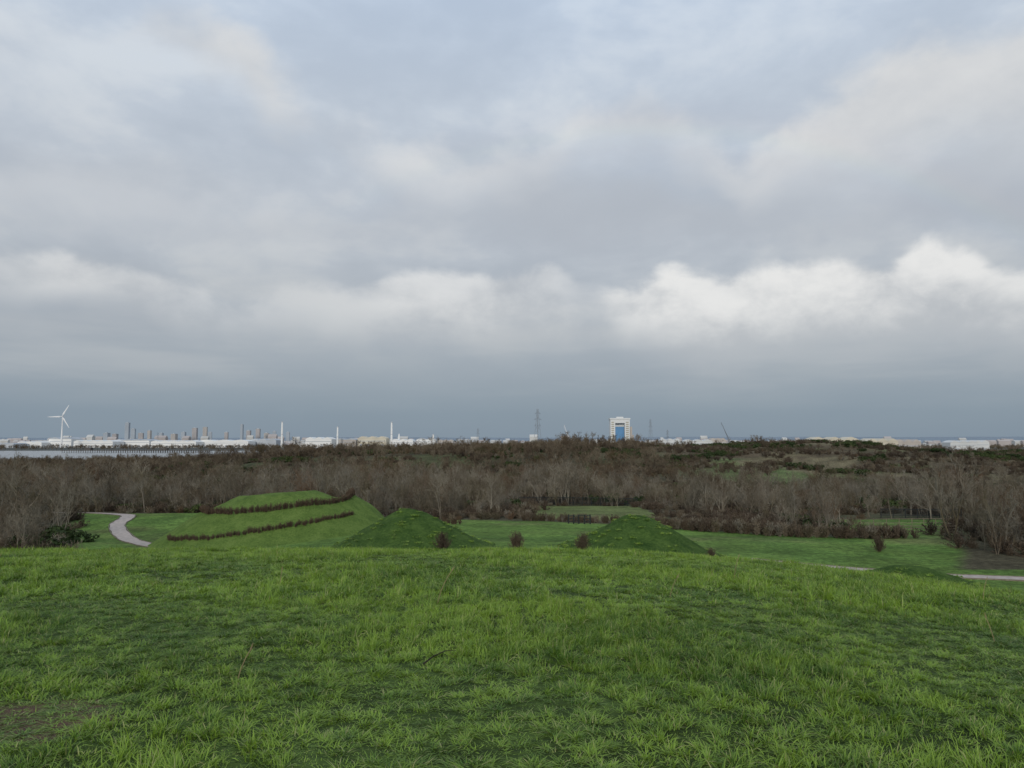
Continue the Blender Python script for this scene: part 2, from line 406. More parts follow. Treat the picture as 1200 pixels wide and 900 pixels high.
tile_grid('grass',2.0,22.0,38.0,A2,None,(.8,1.3))

# ---------------------------------------------------------------- mid-distance mounds
def disc_mesh(name,cx,cy,Rr,fun,mat,nr=60,na=160):
    V=[];F=[]
    rr=np.linspace(0,1,nr+1)[1:]*Rr
    aa=np.linspace(0,2*np.pi,na,endpoint=False)
    rg,ag=np.meshgrid(rr,aa,indexing='ij')
    x=cx+rg*np.cos(ag); y=cy+rg*np.sin(ag); z=H(x,y)+fun(rg,ag,x,y)
    zc=float(H(cx,cy)+fun(np.array([0.]),np.array([0.]),np.array([cx]),np.array([cy]))[0])
    V=[(cx,cy,zc)]+list(zip(x.ravel(),y.ravel(),z.ravel()))
    for j in range(na): F.append((0,1+j,1+(j+1)%na))
    for i in range(nr-1):
        for j in range(na):
            a=1+i*na+j; b_=1+i*na+(j+1)%na; F.append((a,a+na,b_+na,b_))
    return mesh_from(name,V,F,[mat],True)
def mound_mat(name,c1,c2,c3):
    m,nt,b=new_mat(name); geo=nt.nodes.new('ShaderNodeNewGeometry'); P=geo.outputs['Position']
    a=noise(nt,P,.5,4,.65); q=noise(nt,P,3.5,4,.7)
    f=(S(nt,a.outputs['Fac'])*.5+S(nt,q.outputs['Fac'])*.5)
    c=ramp(nt,f.sm(.32,.68),[(0,c1),(.5,c2),(1,c3)])
    nt.links.new(c,b.inputs['Base Color']); b.inputs['Roughness'].default_value=.95; b.inputs['Specular IOR Level'].default_value=.1
    bp=nt.nodes.new('ShaderNodeBump'); bp.inputs['Strength'].default_value=1; bp.inputs['Distance'].default_value=.4
    nt.links.new(q.outputs['Fac'],bp.inputs['Height']); nt.links.new(bp.outputs[0],b.inputs['Normal'])
    return m
MM=mound_mat('mound_grass',(.03,.07,.013),(.065,.12,.025),(.105,.175,.038))
MT=mound_mat('terraced_mound_grass',(.085,.145,.032),(.13,.205,.045),(.18,.26,.065))
tuft_pts=[]
def cone(hh,R0):
    def f(r,a,x,y):
        t=np.clip(r/R0,0,1); z=hh*(.8*(1-ss(0,1,t))+.2*(1-t))
        return z+(fbm(x,y,2.2,3)-.5)*.7*(1-t)-.2*(t>.97)
    return f
def add_tufts(cx,cy,R0,f,dens):
    n=int(np.pi*R0*R0*dens); r=R0*np.sqrt(rng.random(n)); a=rng.random(n)*6.283
    x=cx+r*np.cos(a); y=cy+r*np.sin(a)
    tuft_pts.append(np.stack([x,y,H(x,y)+f(r,a,x,y)],-1))
for cx,cy,hh,R0 in [(-12.2,88,4.2,10.6),(15.0,88,4.0,10.0),(39.5,74,1.5,6.5)]:
    f=cone(hh,R0)
    link('grass_mound',disc_mesh('grass_mound',cx,cy,R0,f,MM)); add_tufts(cx,cy,R0*.97,f,.35)
TC=(-39.5,126.0)
def terr(r,a,x,y):
    z=np.interp(r,[0,6.2,7.5,11,12.2,19.5,20.5],[7.6,7.5,7.0,5.3,5.0,.1,-.2])
    sh=np.exp(-(((a-.35+np.pi)%(2*np.pi)-np.pi)/.5)**2)*ss(9,13,r)*(1-ss(15,19.5,r))*1.3
    return z+sh+(fbm(x,y,3,3)-.5)*.4*(r<19)
link('terraced_mound',disc_mesh('terraced_mound',TC[0],TC[1],20.5,terr,MT,80,220))
T=np.vstack(tuft_pts)
TG=[grass_tile(400+i,170,.08,.2,.014,3,.6,2) for i in range(4)]
scatter('mound_tussocks',T,rng.uniform(0,6.28,len(T)),np.stack([np.ones(len(T))*1.2]*2+[rng.uniform(.7,1.2,len(T))],-1),TG)

# ---------------------------------------------------------------- paths
pm=simple_mat('path_gravel',(.44,.375,.33),.9,.15,1.5)
em=simple_mat('path_edge_timber',(.20,.17,.13),.9,.2,3)
def ribbon(name,P,w,mat,off=.09,edge=True):
    P=np.asarray(P); tan=np.gradient(P,axis=0); tan/=np.linalg.norm(tan,axis=1)[:,None]; nn=np.stack([-tan[:,1],tan[:,0]],-1)
    V=[];F=[];K=5
    for i in range(len(P)):
        ww=w*(1+.06*math.sin(i*1.3))
        for j in range(K):
            q=P[i]+nn[i]*ww*(j/(K-1)-.5)
            V.append((q[0],q[1],float(H(q[0],q[1]))+off))
    for i in range(len(P)-1):
        for j in range(K-1):
            a=i*K+j; F.append((a,a+K,a+K+1,a+1))
    par=link(name,mesh_from(name,V,F,[mat],True))
    if edge:
        for s,en in ((-1,'edging_a'),(1,'edging_b')):
            V=[];F=[]
            for i in range(len(P)):
                for q_,zz in ((w*.53,-.1),(w*.53,off+.05),(w*.53+.12,off+.05),(w*.53+.12,-.1)):
                    q=P[i]+nn[i]*q_*s; V.append((q[0],q[1],float(H(q[0],q[1]))+zz))
            for i in range(len(P)-1):
                for j in range(3): a=i*4+j; F.append((a,a+1,a+5,a+4))
            link(en,mesh_from(en,V,F,[em]),par)
    return par
ribbon('gravel_path',SL,2.6,pm); ribbon('gravel_path',SR,2.2,pm)

# ---------------------------------------------------------------- woody plants
def wood_mat(name,cols,rough=.9,wr=.6,ns=.035):
    m,nt,b=new_mat(name); oi=nt.nodes.new('ShaderNodeObjectInfo'); geo=nt.nodes.new('ShaderNodeNewGeometry')
    n=noise(nt,geo.outputs['Position'],ns,2,.6)
    f=S(nt,oi.outputs['Random'])*wr+S(nt,n.outputs['Fac']).sm(.34,.66)*(1-wr)
    st=[(i/(len(cols)-1),c) for i,c in enumerate(cols)]
    nt.links.new(ramp(nt,f,st),b.inputs['Base Color']); b.inputs['Roughness'].default_value=rough; b.inputs['Specular IOR Level'].default_value=.1
    return m
WM=wood_mat('bare_twigs',[(.065,.052,.038),(.16,.145,.11),(.10,.075,.05),(.26,.235,.185),(.12,.10,.062),(.20,.185,.15),(.145,.095,.06),(.075,.07,.045)],wr=.5)
FM=wood_mat('far_bare_twigs',[(.065,.052,.038),(.16,.13,.09),(.085,.062,.043),(.21,.175,.125),(.12,.085,.052),(.078,.078,.042)],wr=.5,ns=.02)
BM=wood_mat('bramble_twigs',[(.065,.052,.040),(.105,.08,.058),(.09,.08,.05)])
RM=wood_mat('rusty_hedge_twigs',[(.085,.06,.043),(.12,.085,.06),(.07,.052,.038)])
LM=wood_mat('evergreen_leaves',[(.025,.042,.016),(.045,.065,.024),(.07,.09,.03)])
def perp(d,r):
    a=np.cross(d,r.normal(size=3)); return a/(np.linalg.norm(a)+1e-9)
class Acc:
    def __init__(s): s.V=[];s.F=[]
    def tube(s,p,q,r0,r1,k=4):
        d=q-p; L=np.linalg.norm(d)+1e-9; d=d/L
        u=np.cross(d,(0,0,1.) if abs(d[2])<.9 else (1.,0,0)); u/=np.linalg.norm(u); v=np.cross(d,u); n=len(s.V)
        for c_,rr in ((p,r0),(q,r1)):
            for i in range(k):
                a=2*math.pi*i/k; s.V.append(tuple(c_+(u*math.cos(a)+v*math.sin(a))*rr))
        for i in range(k):
            j=(i+1)%k; s.F.append((n+i,n+j,n+k+j,n+k+i))
    def sliver(s,p,q,w,r):
        u=perp((q-p)/(np.linalg.norm(q-p)+1e-9),r)*w; n=len(s.V)
        s.V+= [tuple(p+u),tuple(p-u),tuple(q)]; s.F.append((n,n+1,n+2))
def grow_tree(A,r,org,Ht=8.,stems=1,spread=.6,kids=(9,6,5,4),tw=.02):
    md=len(kids)
    def br(p,d,L,rad,dep):
        if dep==md:
            A.sliver(p,p+d*L,tw,r); return
        ns=3 if dep<2 else 2; pts=[p]; dd=d
        for i in range(ns):
            dd=dd+perp(dd,r)*.18+np.array([0,0,.07]); dd/=np.linalg.norm(dd); pts.append(pts[-1]+dd*L/ns)
        for i in range(ns):
            if dep<md-1: A.tube(pts[i],pts[i+1],rad*(1-.75*i/ns),rad*(1-.75*(i+1)/ns),5 if dep==0 else 3)
            else: A.sliver(pts[i],pts[i+1]+(pts[i+1]-pts[i])*.3,tw*1.2,r)
        for c_ in range(kids[dep]):
            t=r.uniform(.22 if dep==0 else .2,1.0); k=min(int(t*ns),ns-1); base=pts[k]+(pts[k+1]-pts[k])*(t*ns-k)
            e=perp(dd,r); s_=spread*r.uniform(.7,1.3)*(1.15-.4*t)
            nd=dd*1+e*s_*1.3+np.array([0,0,.15]); nd/=np.linalg.norm(nd)
            br(base,nd,L*r.uniform(.4,.62)*(1.15-.45*t),max(rad*.42,.012),dep+1)
    for s_ in range(stems):
        a=r.uniform(0,6.28); d=np.array([math.cos(a)*.22*(stems>1),math.sin(a)*.22*(stems>1),1.]); d/=np.linalg.norm(d)
        p0=np.array([math.cos(a)*.15*(stems>1),math.sin(a)*.15*(stems>1),0.])+org
        A.tube(p0-np.array([0,0,1.3]),p0,Ht*.012,Ht*.011,5)
        br(p0,d,Ht*.74*r.uniform(.85,1.05),Ht*.011,0)
def tree_mesh(seed,Ht,stems,spread,kids,tw):
    A=Acc(); grow_tree(A,np.random.default_rng(seed),np.zeros(3),Ht,stems,spread,kids,tw); return mesh_from('bare_tree',A.V,A.F,[FM])
def grove_mesh(seed,n,rad,kids,tw,h0,h1,mat):
    r=np.random.default_rng(seed); A=Acc(); P=[]
    while len(P)<n:
        q=r.uniform(-rad,rad,2)
        if all(np.hypot(*(q-p))>rad*.45 for p in P) or r.random()<.02: P.append(q)
    for q in P:
        st=int(r.integers(1,4)); grow_tree(A,r,np.array([q[0],q[1],0.]),h0+(h1-h0)*r.random()**1.3,st,r.uniform(.42,.8),kids if st<3 else (kids[0]-2,)+tuple(kids[1:]),tw)
    return mesh_from('tree_grove',A.V,A.F,[mat])
near_groves=[grove_mesh(40+i,4,3.6,(8,5,4,3),.02,4.2,12,WM) for i in range(8)]
far_groves=[grove_mesh(60+i,5,6.0,(9,6,5),.045,4.0,11,FM) for i in range(7)]
big_tree=tree_mesh(6,8,1,.8,(10,6,5,5),.02)
def bare_bush(seed,mat=None,n=46,tw=.012,kt=16):
    r=np.random.default_rng(seed); A=Acc()
    for i in range(n):
        a=r.uniform(0,6.28); th=abs(r.normal(0,.42)); d=np.array([math.cos(a)*math.sin(th),math.sin(a)*math.sin(th),math.cos(th)])
        p=np.array([math.cos(a),math.sin(a),0])*r.uniform(0,.14)+np.array([0,0,-.05]); L=r.uniform(.8,1.45)*(1-.25*th); pts=[p]
        for k in range(4):
            d=d+perp(d,r)*.13+np.array([0,0,.06]); d/=np.linalg.norm(d); pts.append(pts[-1]+d*L/4)
        for k in range(4): A.tube(pts[k],pts[k+1],.016*(1-k*.2),.016*(1-(k+1)*.2),3)
        for c_ in range(kt):
            t=r.uniform(.2,1); k=min(int(t*4),3); b0=pts[k]+(pts[k+1]-pts[k])*(t*4-k)
            nd=d+perp(d,r)*r.uniform(.4,1.1); nd/=np.linalg.norm(nd); q=b0+nd*r.uniform(.12,.4); A.sliver(b0,q,tw,r)
            nd2=nd+perp(nd,r)*.8; A.sliver(b0+(q-b0)*.5,b0+(q-b0)*.5+nd2*.15,tw*.8,r)
    return mesh_from('bare_bush',A.V,A.F,[mat or WM])
lone=[bare_bush(11,BM,70,.014,20),bare_bush(12,BM,70,.014,20)]
bushes=[bare_bush(11,WM,22,.03,9),bare_bush(12,FM,22,.03,9),bare_bush(13,BM,24,.035,9),bare_bush(14,BM,24,.035,9)]
rusty=[bare_bush(15,RM,24,.03,9),bare_bush(16,RM,24,.03,9)]
def leaf_shrub(seed,n=420,mat=None,sz=.15):
    r=np.random.default_rng(seed); V=[];F=[]
    cl=[(r.normal(0,.42),r.normal(0,.42),r.uniform(.25,.95),r.uniform(.28,.5)) for _ in range(11)]
    for i in range(n):
        c_=cl[r.integers(len(cl))]; d=r.normal(size=3); d/=np.linalg.norm(d); p=np.array(c_[:3])+d*c_[3]*r.uniform(.6,1.05)*np.array([1,1,.85])
        if p[2]<0: p[2]=abs(p[2])*.3
        u=perp(d,r); v=np.cross(d,u)+d*r.normal(0,.5); s_=sz*r.uniform(.5,1.2); k=len(V)
        V+=[tuple(p-u*s_),tuple(p+v*s_*.6),tuple(p+u*s_),tuple(p-v*s_*.6)]; F.append((k,k+1,k+2,k+3))
    return mesh_from('evergreen_shrub',V,F,[mat or LM])
shrubs=[leaf_shrub(21),leaf_shrub(22),leaf_shrub(23)]
def thicket(seed,pg):
    r=np.random.default_rng(seed); V=[];F=[];mi=[]
    for i in range(6):
        src=shrubs[r.integers(3)] if r.random()<pg else bushes[r.integers(4)]
        ox,oy=r.uniform(-3.2,3.2,2); sc=r.uniform(.7,1.6); n=len(V)
        for v in src.vertices: V.append((v.co.x*sc*1.2+ox,v.co.y*sc*1.2+oy,v.co.z*sc-.15))
        mk={'bare_twigs':0,'far_bare_twigs':3,'bramble_twigs':1,'evergreen_leaves':2}[src.materials[0].name]
        for p in src.polygons: F.append(tuple(n+k for k in p.vertices)); mi.append(mk)
    me=mesh_from('thicket',V,F,[WM,BM,LM,FM]); me.polygons.foreach_set('material_index',mi); return me
thickets=[thicket(70,0),thicket(71,0),thicket(72,.12),thicket(73,.4),thicket(74,.7),thicket(75,.85)]

def jgrid(x0,x1,y0,y1,sp):
    a,b=np.meshgrid(np.arange(x0,x1,sp),np.arange(y0,y1,sp)); a=a.ravel()+rng.uniform(-.42,.42,a.size)*sp; b=b.ravel()+rng.uniform(-.42,.42,b.size)*sp
    return a,b
x,y=jgrid(-290,290,92,330,6.8)
gd=green_d(x,y); k=(gd<-3.5)&(~strip(x,y))&(~strip(x-4,y))&(~strip(x+4,y))&(np.abs(x)<y*.78+12)&(dist_poly(x,y,SL[::3])>6.5)
k&=~((y<104)&(np.abs(x)<55)); k&=~((x>-10)&(x<42)&(y<152))
dens=.45+.75*ss(.38,.58,fbm(x,y,30,3)); dens=dens*(1-.75*heath(x,y)); dens=np.where((x>28)&(x<110)&(y>140),dens*.6,dens); dens=np.where((x>55)&(y<140),1,dens)
k&=rng.random(len(x))<dens
x,y=x[k],y[k]; s=rng.uniform(.66,1.2,len(x))*(.5+.95*fbm(x,y,30,1)); s=np.where((x>30)&(y>125),s*.8,s)
print('near groves',len(x))
scatter('bare_woodland',np.stack([x,y,H(x,y)-.2],-1),rng.uniform(0,6.28,len(x)),np.stack([s,s,s*1.12],-1),near_groves)
x,y=jgrid(-720,720,330,900,10.5)
k=(np.abs(x)<y*.78+15); dens=.35+.85*ss(.35,.58,fbm(x,y,60,2)); dens=dens*(1-.84*heath(x,y)); k&=rng.random(len(x))<dens
k&=~((x>50)&(x<95)&(y>420)&(y<700)&(rng.random(len(x))<.6))
x,y=x[k],y[k]; s=rng.uniform(.6,1.15,len(x))*(.5+.95*fbm(x,y,50,1)); s*=np.where(y>560,.95,1)*np.where(heath(x,y)>.4,.65,1)
x2,y2=jgrid(-4000,4000,2315,5200,48); k2=(np.abs(x2)<y2*.78)&((fbm(x2,y2*3,500,3)>.56)|((y2<2420)&(x2<600))); x2,y2=x2[k2],y2[k2]
xa=np.concatenate([x,x2]); ya=np.concatenate([y,y2]); sa=np.concatenate([s,rng.uniform(1.2,2.0,len(x2))])
print('far groves',len(x),len(x2))
scatter('distant_woodland',np.stack([xa,ya,H(xa,ya)-.2],-1),rng.uniform(0,6.28,len(xa)),np.stack([sa*1.1,sa*1.1,sa],-1),far_groves)
x,y=jgrid(-260,270,92,330,5.6); k=(green_d(x,y)<-1.5)&(~strip(x,y))&(np.abs(x)<y*.78+10)&(dist_poly(x,y,SL[::3])>5)&((fbm(x,y,16,4)>.42)|((x>50)&(y<140)))&~((y<104)&(np.abs(x)<55)); x,y=x[k],y[k]; s=rng.uniform(.7,1.4,len(x))
x3,y3=jgrid(-450,560,330,800,7.0); hh=heath(x3,y3); k3=(np.abs(x3)<y3*.78+10)&(fbm(x3,y3,24,4)>.5-.03*(hh>.3)); x3,y3=x3[k3],y3[k3]
xa=np.concatenate([x,x3]); ya=np.concatenate([y,y3]); sa=np.concatenate([s,rng.uniform(.9,1.8,len(x3))])
gn=fbm(xa,ya,38,6)+.05*(heath(xa,ya)>.3)-.12*(ya<200)
pk=np.where(gn>.60,rng.integers(3,6,len(xa)),np.where((rng.random(len(xa))<.05)&(ya>170),rng.integers(3,6,len(xa)),rng.integers(0,3,len(xa))))
print('thickets',len(xa))
scatter('scrub_undergrowth',np.stack([xa,ya,H(xa,ya)],-1),rng.uniform(0,6.28,len(xa)),sa,thickets,pick=pk)

for (x_,y_,s_) in [(-142,495,1.9),(-151,498,1.4),(-60,520,1.3)]:
    o=link('bare_tree',big_tree,loc=(x_,y_,float(H(x_,y_)))); o.scale=(s_*1.3,s_*1.3,s_)
for (x_,y_,s_) in [(-7.4,80,1.5),(.5,80,1.5),(7.6,81,1.45),(21.5,81,1.0),(46.5,95,1.5)]:
    o=link('bare_bush',lone[int(abs(x_*3))%2],loc=(x_,y_,float(H(x_,y_)))); o.scale=(s_*.8,s_*.8,s_); o.rotation_euler=(0,0,x_)

def hedge(P,hgt,spc=.45,wid=.7,zf=None,src=None):
    P=smooth_poly(np.asarray(P,float),12); seg=np.linalg.norm(np.diff(P,axis=0),axis=1); L=np.concatenate([[0],np.cumsum(seg)])
    n=int(L[-1]/spc); t=np.linspace(0,L[-1],n); x=np.interp(t,L,P[:,0])+rng.normal(0,wid*.3,n); y=np.interp(t,L,P[:,1])+rng.normal(0,wid*.3,n)
    z=(H(x,y) if zf is None else zf(x,y))
    s=hgt*rng.uniform(.7,1.1,n)*.85
    return scatter('hedge',np.stack([x,y,z],-1),rng.uniform(0,6.28,n),np.stack([s*.85,s*.85,s],-1),src or bushes)
def tz(x,y):
    r=np.hypot(x-TC[0],y-TC[1]); a=np.arctan2(y-TC[1],x-TC[0])%(2*np.pi); return H(x,y)+terr(r,a,x,y)
def arc(a0,a1,r0,r1,n=14):
    return [(TC[0]+(r0+(r1-r0)*t)*math.cos(R(a0+(a1-a0)*t)),TC[1]+(r0+(r1-r0)*t)*math.sin(R(a0+(a1-a0)*t))) for t in np.linspace(0,1,n)]
hedge(arc(150,395,11.6,12.4,20),1.0,.36,.35,tz,rusty)
hedge(arc(225,335,17.8,15.4,14),.8,.38,.3,tz,rusty)
hedge([(-27,135),(-20,134),(-14,131),(-9,128)],1.1,.4,.7,None,rusty)
hedge([(2,138),(12,137.5),(22,136),(33,130)],1.4,.35,1.2)
hedge([(22,128),(34,121),(44,114),(54,112),(60,113)],1.8,.3,2.2)

# ---------------------------------------------------------------- fences and gate
dk=simple_mat('dark_metal_fence',(.03,.035,.035),.5,.2,2); wd=simple_mat('weathered_timber',(.22,.18,.13),.9,.2,3)
def bar(A,p,q,w): A.tube(np.array(p,float),np.array(q,float),w,w,4)
def fence(name,P,h,mat,sp=2.4,rails=3,pw=.06,rw=.035,pales=0,zf=H):
    P=np.asarray(P,float); A=Acc(); seg=np.linalg.norm(np.diff(P,axis=0),axis=1); L=np.concatenate([[0],np.cumsum(seg)]); n=max(2,int(L[-1]/sp)+1)
    t=np.linspace(0,L[-1],n); xx=np.interp(t,L,P[:,0]); yy=np.interp(t,L,P[:,1]); zz=zf(xx,yy)
    for i in range(n):
        bar(A,(xx[i],yy[i],zz[i]-.2),(xx[i],yy[i],zz[i]+h),pw)
        if i<n-1:
            for k in range(rails):
                f=h*(.3+.62*k/max(1,rails-1)); bar(A,(xx[i],yy[i],zz[i]+f),(xx[i+1],yy[i+1],zz[i+1]+f),rw)
            for k in range(pales):
                u=(k+.5)/pales; a=np.array([xx[i]+(xx[i+1]-xx[i])*u,yy[i]+(yy[i+1]-yy[i])*u,zz[i]+(zz[i+1]-zz[i])*u]); bar(A,a+np.array([0,0,.08]),a+np.array([0,0,h-.03]),.03)
    return link(name,mesh_from(name,A.V,A.F,[mat]))
fence('metal_railing_fence',[(2,217),(16,216),(36,215)],2.4,dk,2.5,2,.08,.06,14)
fence('metal_railing_fence',[(78,158),(86,157),(95,158)],2.0,dk,2.4,2,.08,.06,14)
fence('timber_post_fence',[(56,118),(64,121),(72,120),(74,128)],1.3,wd,2.2,3,.08,.05)
fence('timber_post_fence',[(60,139),(75,140),(92,143)],1.2,wd,2.4,2,.07,.04)
gx,gy=11.8,131.; gz=float(H(gx,gy)); ge=empty('kissing_gate',(gx,gy,gz),.05)
A=Acc()
for px_ in (-1.9,-1.0,-.1,.9,1.9): bar(A,(px_,0,-.2),(px_,0,1.6),.12)
link('posts',mesh_from('posts',A.V,A.F,[dk]),ge)
A=Acc()
for zz in (.3,.6,.9,1.2,1.4): bar(A,(-1.0,.02,zz),(-.1,.02,zz),.045)
link('gate_leaf',mesh_from('gate_leaf',A.V,A.F,[dk]),ge)
A=Acc()
for s_ in ((-1.9,-1.0),(.9,1.9)):
    for zz in (.45,.95,1.42): bar(A,(s_[0],0,zz),(s_[1],0,zz),.06)
bar(A,(-.1,0,1.5),(.9,0,1.5),.07)
link('rails',mesh_from('rails',A.V,A.F,[dk]),ge)

# ---------------------------------------------------------------- buildings
WH=simple_mat('white_cladding',(.80,.80,.78),.6,.04,.02); GR=simple_mat('grey_cladding',(.46,.49,.52),.6,.1,.02)
TN=simple_mat('pale_brick',(.46,.42,.38),.85,.1,.02); BRK=simple_mat('haze_paled_brown_brick',(.41,.375,.36),.85,.1,.02)  # BRK is paled: distance haze mixed into the brick colour
HZ=simple_mat('haze_tinted_grey_render',(.38,.42,.46),.85,.06,.02); RF=simple_mat('grey_roof',(.42,.45,.48),.7,.08,.02)  # HZ has the blue-grey of distance haze painted into its base colour
GL=simple_mat('haze_paled_window_glass',(.27,.31,.35),.5,.1,.05); BL=simple_mat('blue_glass',(.10,.24,.42),.5,.1,.05); CR=simple_mat('cream_render',(.60,.55,.44),.8,.08,.02)  # GL lightened so the panes carry painted distance haze
OW=simple_mat('off_white_panels',(.62,.63,.62),.8,.06,.02)
def boxm(A,x0,x1,y0,y1,z0,z1):
    n=len(A.V); A.V+=[(x0,y0,z0),(x1,y0,z0),(x1,y1,z0),(x0,y1,z0),(x0,y0,z1),(x1,y0,z1),(x1,y1,z1),(x0,y1,z1)]
    A.F+=[(n,n+1,n+5,n+4),(n+1,n+2,n+6,n+5),(n+2,n+3,n+7,n+6),(n+3,n,n+4,n+7),(n+4,n+5,n+6,n+7),(n+3,n+2,n+1,n)]
def put(name,A,mat,par): return link(name,mesh_from(name,A.V,A.F,[mat]),par)
def tower(name,x,y,w,d,h,mat,st=3.3,rz=0,z=None,bay=5.):
    e=empty(name,(x,y,float(H(x,y)) if z is None else z),rz)
    A=Acc(); boxm(A,-w/2,w/2,-d/2,d/2,-4,h); put('walls',A,mat,e)
    A=Acc(); ns=max(2,int(h/st)); nb=max(2,int(w/bay))
    for i in range(ns):
        for j in range(nb):
            z0=i*h/ns+.28*h/ns; x0=-w/2+(j+.25)*w/nb; boxm(A,x0,x0+.5*w/nb,-d/2-.12,-d/2+.1,z0,z0+.42*h/ns)
    nb2=max(2,int(d/bay))
    for i in range(ns):
        for j in range(nb2):
            z0=i*h/ns+.28*h/ns; y0=-d/2+(j+.25)*d/nb2; boxm(A,w/2-.1,w/2+.12,y0,y0+.5*d/nb2,z0,z0+.42*h/ns); boxm(A,-w/2-.12,-w/2+.1,y0,y0+.5*d/nb2,z0,z0+.42*h/ns)
    put('windows',A,GL,e)
    A=Acc(); boxm(A,-w/2-.4,w/2+.4,-d/2-.4,d/2+.4,h+.02,h+1.2); boxm(A,-w*.2,w*.15,-d*.2,d*.2,h+1.25,h+5); put('roof',A,RF,e)
    return e
def warehouse(name,x,y,w,d,h,mat,bays=3,rz=0):
    e=empty(name,(x,y,float(H(x,y))),rz)
    A=Acc(); boxm(A,-w/2,w/2,-d/2,d/2,-4,h*.82); put('walls',A,mat,e)
    A=Acc(); bw=w/bays
    for i in range(bays):
        x0=-w/2+i*bw; n=len(A.V)
        for yy in (-d/2-.5,d/2+.5):
            A.V+=[(x0,yy,h*.82+.03),(x0+bw*.25,yy,h*.93),(x0+bw*.5,yy,h),(x0+bw*.75,yy,h*.93),(x0+bw,yy,h*.82+.03)]
        for k in range(4): A.F.append((n+k,n+k+1,n+k+6,n+k+5))
        A.F.append((n,n+1,n+2,n+3,n+4)); A.F.append((n+9,n+8,n+7,n+6,n+5))
    put('roof',A,mat if bays%2 else RF,e)
    A=Acc(); nd=max(2,int(w/25))
    for i in range(nd):
        x0=-w/2+(i+.3)*w/nd; boxm(A,x0,x0+w/nd*.35,-d/2-.3,-d/2+.2,0,h*.3)
    put('doors',A,GR,e)
    A=Acc(); boxm(A,-w/2+2,w/2-2,-d/2-.25,-d/2+.2,h*.55,h*.60); put('window_band',A,RF,e)
for (px0,px1,yy,h,mt,bays) in [(2,26,3100,20,GR,3),(30,58,3200,26,WH,3),(66,92,3260,44,WH,2),(95,140,3150,31,WH,5),(142,182,3250,36,WH,4),(184,236,3120,30,WH,5),(238,296,3200,33,WH,3),
      (298,328,3300,38,GR,3),(362,392,3200,44,WH,3),(396,420,3300,40,TN,2),(422,455,3250,48,CR,3),(462,486,3250,36,WH,3),(490,512,3350,42,WH,2),(514,532,3300,34,TN,3),(536,560,3400,38,GR,3)]:
    warehouse('warehouse',(((px0+px1)/2)-600)*yy/867,yy,(px1-px0)*yy/867,90,h,mt,bays)
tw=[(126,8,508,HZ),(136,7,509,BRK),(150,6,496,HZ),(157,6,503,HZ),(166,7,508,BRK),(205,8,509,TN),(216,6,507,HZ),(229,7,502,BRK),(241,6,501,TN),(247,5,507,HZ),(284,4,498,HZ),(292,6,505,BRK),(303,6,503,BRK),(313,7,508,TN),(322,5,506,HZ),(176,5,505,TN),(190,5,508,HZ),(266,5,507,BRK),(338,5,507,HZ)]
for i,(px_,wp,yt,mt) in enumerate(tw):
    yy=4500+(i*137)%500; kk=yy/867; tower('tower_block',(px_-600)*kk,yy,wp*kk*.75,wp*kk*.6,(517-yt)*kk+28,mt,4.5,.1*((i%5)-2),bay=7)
A=Acc(); B2=Acc()
for i in range(1200):
    yy=rng.uniform(3300,6500); xx=rng.uniform(-.8,.85)*yy
    if rng.random()<.5: xx=rng.uniform(-.72,-.1)*yy
    z0=float(H(xx,yy)); w_=rng.uniform(15,60); h_=rng.uniform(8,28)*(1.7 if rng.random()<.1 else 1); d_=rng.uniform(12,30); T_=A if rng.random()<.5 else B2
    boxm(T_,xx-w_/2,xx+w_/2,yy-d_/2,yy+d_/2,z0-3,z0+h_); n=len(T_.V)
    T_.V+=[(xx-w_/2-.5,yy-d_/2-.5,z0+h_+.05),(xx+w_/2+.5,yy-d_/2-.5,z0+h_+.05),(xx+w_/2+.5,yy+d_/2+.5,z0+h_+.05),(xx-w_/2-.5,yy+d_/2+.5,z0+h_+.05),(xx-w_/2,yy,z0+h_*1.25),(xx+w_/2,yy,z0+h_*1.25)]
    T_.F+=[(n,n+1,n+5,n+4),(n+2,n+3,n+4,n+5),(n+1,n+2,n+5),(n+3,n,n+4)]
e=empty('distant_town',(0,0,0)); put('brick_houses',A,BRK,e); put('pale_houses',B2,simple_mat('pale_render',(.50,.50,.48),.8,.15,.01),e)
for (x_,y_,w_,h_,mt) in [(645,1500,98,36,CR),(750,1520,62,33,CR),(812,1540,52,31,TN),(1205,2000,70,29,OW),(1275,2050,62,30,OW),(530,2500,70,36,OW),(610,2450,95,33,OW),(690,2500,50,38,TN)]:
    warehouse('industrial_building',x_,y_,w_,40,h_,mt,3)
e=empty('white_tower_building',(240,1650,3.5),0)
q=1650/867
A=Acc(); boxm(A,-11.5*q,-6*q,-10,14,0,74); boxm(A,5*q,11*q,-10,14,0,74); boxm(A,-6*q,5*q,-10,14,66,74); boxm(A,-6*q,5*q,2,14,0,65.9); put('walls',A,OW,e)
A=Acc(); boxm(A,-5.6*q,4.6*q,-6,1.9,10,58); put('blue_glazing',A,BL,e)
A=Acc(); boxm(A,-12.2*q,11.6*q,-11,15,74.1,77); boxm(A,-4*q,4*q,-4,8,77.1,80); put('roof',A,OW,e)
A=Acc()
for i in range(14):
    for (a,b_) in ((-11*q,-6.8*q),(5.8*q,10.2*q)): boxm(A,a+1,b_-1,-10.3,-9.8,8+i*4.5,10.2+i*4.5)
put('windows',A,simple_mat('tinted_glass',(.38,.35,.27),.5,.1,.1),e)
A=Acc(); boxm(A,11.65*q,14*q,-6,12,0,58); boxm(A,14.05*q,16*q,-4,10,0,40); put('side_wing',A,TN,e)
